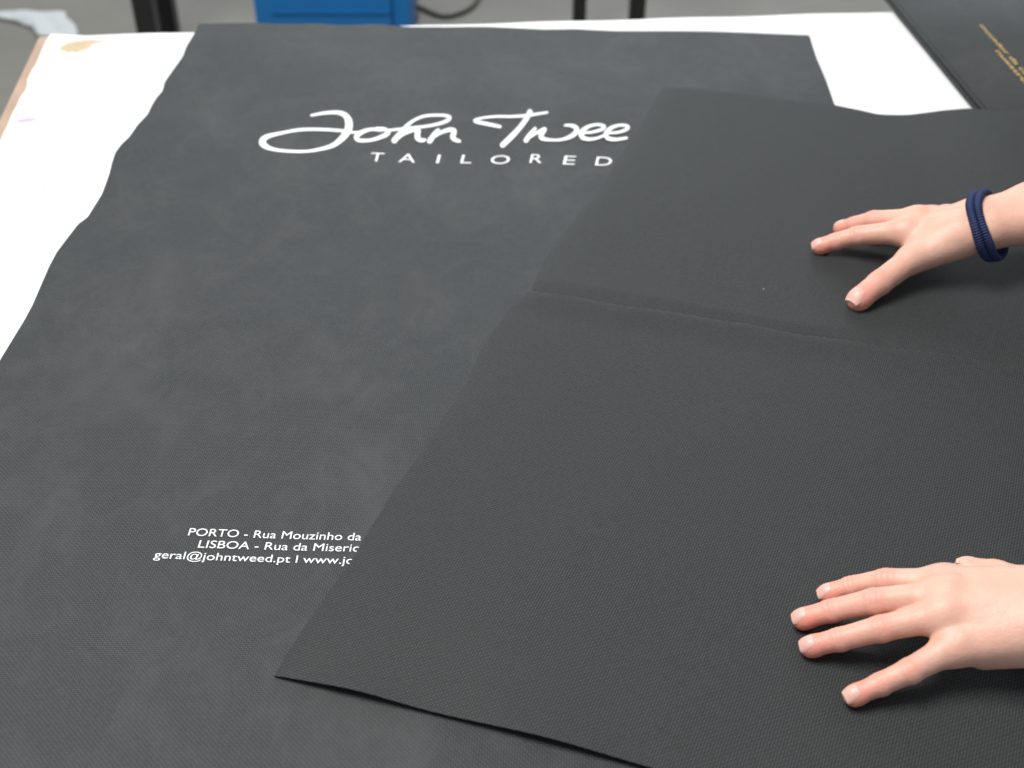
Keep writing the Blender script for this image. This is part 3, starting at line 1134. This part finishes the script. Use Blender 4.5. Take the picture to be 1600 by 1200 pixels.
Bf.cone(D, toh((-.085, 0, .01)), toh((-.108, 0, -.028)), .010, .013, .01)
for s_ in (-1, 1):
    Bf.ell(D, toh((.005, s_ * .076, -.01)), (.018, .012, .030), .008)
V, F = Bf.mesh(D)
push(V, F, np.full(len(V), .1), 0)
allV = np.concatenate(body_V)
me = bpy.data.meshes.new('person')
me.from_pydata([tuple(v) for v in allV], [], [f for fs in body_F for f in fs])
me.update()
for m in ('skin', 'nail'): me.materials.append(M[m])
me.polygons.foreach_set('material_index', [i for ms in body_mat for i in ms])
me.polygons.foreach_set('use_smooth', [True] * len(me.polygons))
att = me.attributes.new('red', 'FLOAT', 'POINT')
att.data.foreach_set('value', np.concatenate(body_red).astype(np.float32))
person = link(bpy.data.objects.new('person', me))
tag(person, 'person reaching in from the right, bare hands spread on the top bag', 'person')


def cloth(name, build, mat, h=.008):
    f_ = Field((.44, .25, 0.0), (1.48, 1.40, 1.66), h)
    d_ = f_.new()
    build(f_, d_)
    V, F = f_.mesh(d_)
    return mesh_obj(name, V, F, mat, person, True)


def shirt(f_, d_):
    for W, dr, E_, S_ in ((L_wrist, L_dir, ELL, SHL), (R_wrist, R_dir, ELR, SHR)):
        f_.cone(d_, W + dr * .165, E_, .044, .052, .02)
        f_.cone(d_, E_, S_, .052, .066, .02)
    f_.cone(d_, SHL, SHR, .074, .074, .04)
    f_.cone(d_, CH, HIP + [-.01, 0, -.03], .122, .138, .05, (np.array([.5, 0, 1.]), .85))


def trousers(f_, d_):
    f_.cone(d_, HIP + [0, -.07, -.01], HIP + [0, .07, -.01], .112, .112, .04)
    for s_, k_, a_ in zip((-1, 1), KN, AN):
        f_.cone(d_, HIP + [0, s_ * .08, -.05], k_, .100, .070, .03)
        f_.cone(d_, k_, a_ + [0, 0, .03], .069, .056, .03)


def hair(f_, d_):
    f_.ell(d_, toh((.022, 0, .022)), (.098, .084, .112), .02, hrot)
    f_.ell(d_, toh((.10, 0, .03)), (.04, .04, .04), .02)


cloth('shirt', shirt, M['shirt'])
cloth('trousers', trousers, M['denim'])
cloth('hair', hair, M['hair'])
for a_ in AN:
    f_ = Field(a_ + [-.24, -.08, -.10], a_ + [.10, .08, .05], .006)
    d_ = f_.new()
    f_.cone(d_, a_ + [.025, 0, -.045], a_ + [-.16, 0, -.052], .044, .038, .02)
    V, F = f_.mesh(d_)
    V[:, 2] = np.maximum(V[:, 2], 0.001)
    mesh_obj('shoe', V, F, M['shoe'], person, True)
for s_ in (-1, 1):
    for nm, off_, rx, mt in (('eyeball', (-.083, s_ * .032, .012), .012, 'rag'),):
        bm = bmesh.new()
        bmesh.ops.create_uvsphere(bm, u_segments=16, v_segments=10, radius=rx)
        bmesh.ops.translate(bm, verts=bm.verts, vec=Vector(toh(off_)))
        bm_obj(nm, bm, M[mt], person, True)

# ---- navy hair tie: two ribbed strands round the far wrist
bm = bmesh.new()
axis = Vector(unit(np.array([1.0, .10 - .10, .02])))
for k, (sh, tl, rad) in enumerate(((.000, .62, .0029), (.0056, .54, .0029))):
    cen = Vector(R_wrist + R_dir * (-.003 + sh)) + Vector((0, -.001, -.0015))
    ax = (Vector(R_dir) + Vector((0, 0, 1)) * tl * 1.0 + Vector((0, -.52 + .05 * k, 0))).normalized()
    s1 = ax.cross(Vector((0, 0, 1))).normalized()
    s2 = s1.cross(ax).normalized()
    n, m = 420, 10
    rings = []
    for i in range(n):
        a = 2 * math.pi * i / n
        rd = s1 * math.cos(a) * .0345 + s2 * math.sin(a) * .0285
        c = cen + rd + Vector((0, 0, -.002)) + ax * .0012 * math.sin(3 * a + k)
        out = rd.normalized()
        rib = rad * (1 + (.17 + .03 * math.sin(a * 7 + k)) * math.sin(a * 84 + .8 * math.sin(a * 5)))
        rings.append([bm.verts.new(c + (out * math.cos(b) + ax * math.sin(b) * 1.25) * rib) for b in [2 * math.pi * q_ / m for q_ in range(m)]])
    for i in range(n):
        r0, r1 = rings[i], rings[(i + 1) % n]
        for q_ in range(m):
            bm.faces.new((r0[q_], r0[(q_ + 1) % m], r1[(q_ + 1) % m], r1[q_]))
bmesh.ops.recalc_face_normals(bm, faces=bm.faces)
ht = bm_obj('hair_tie', bm, M['navy'], person, True)
tag(ht, 'ribbed navy blue hair tie worn round the wrist')
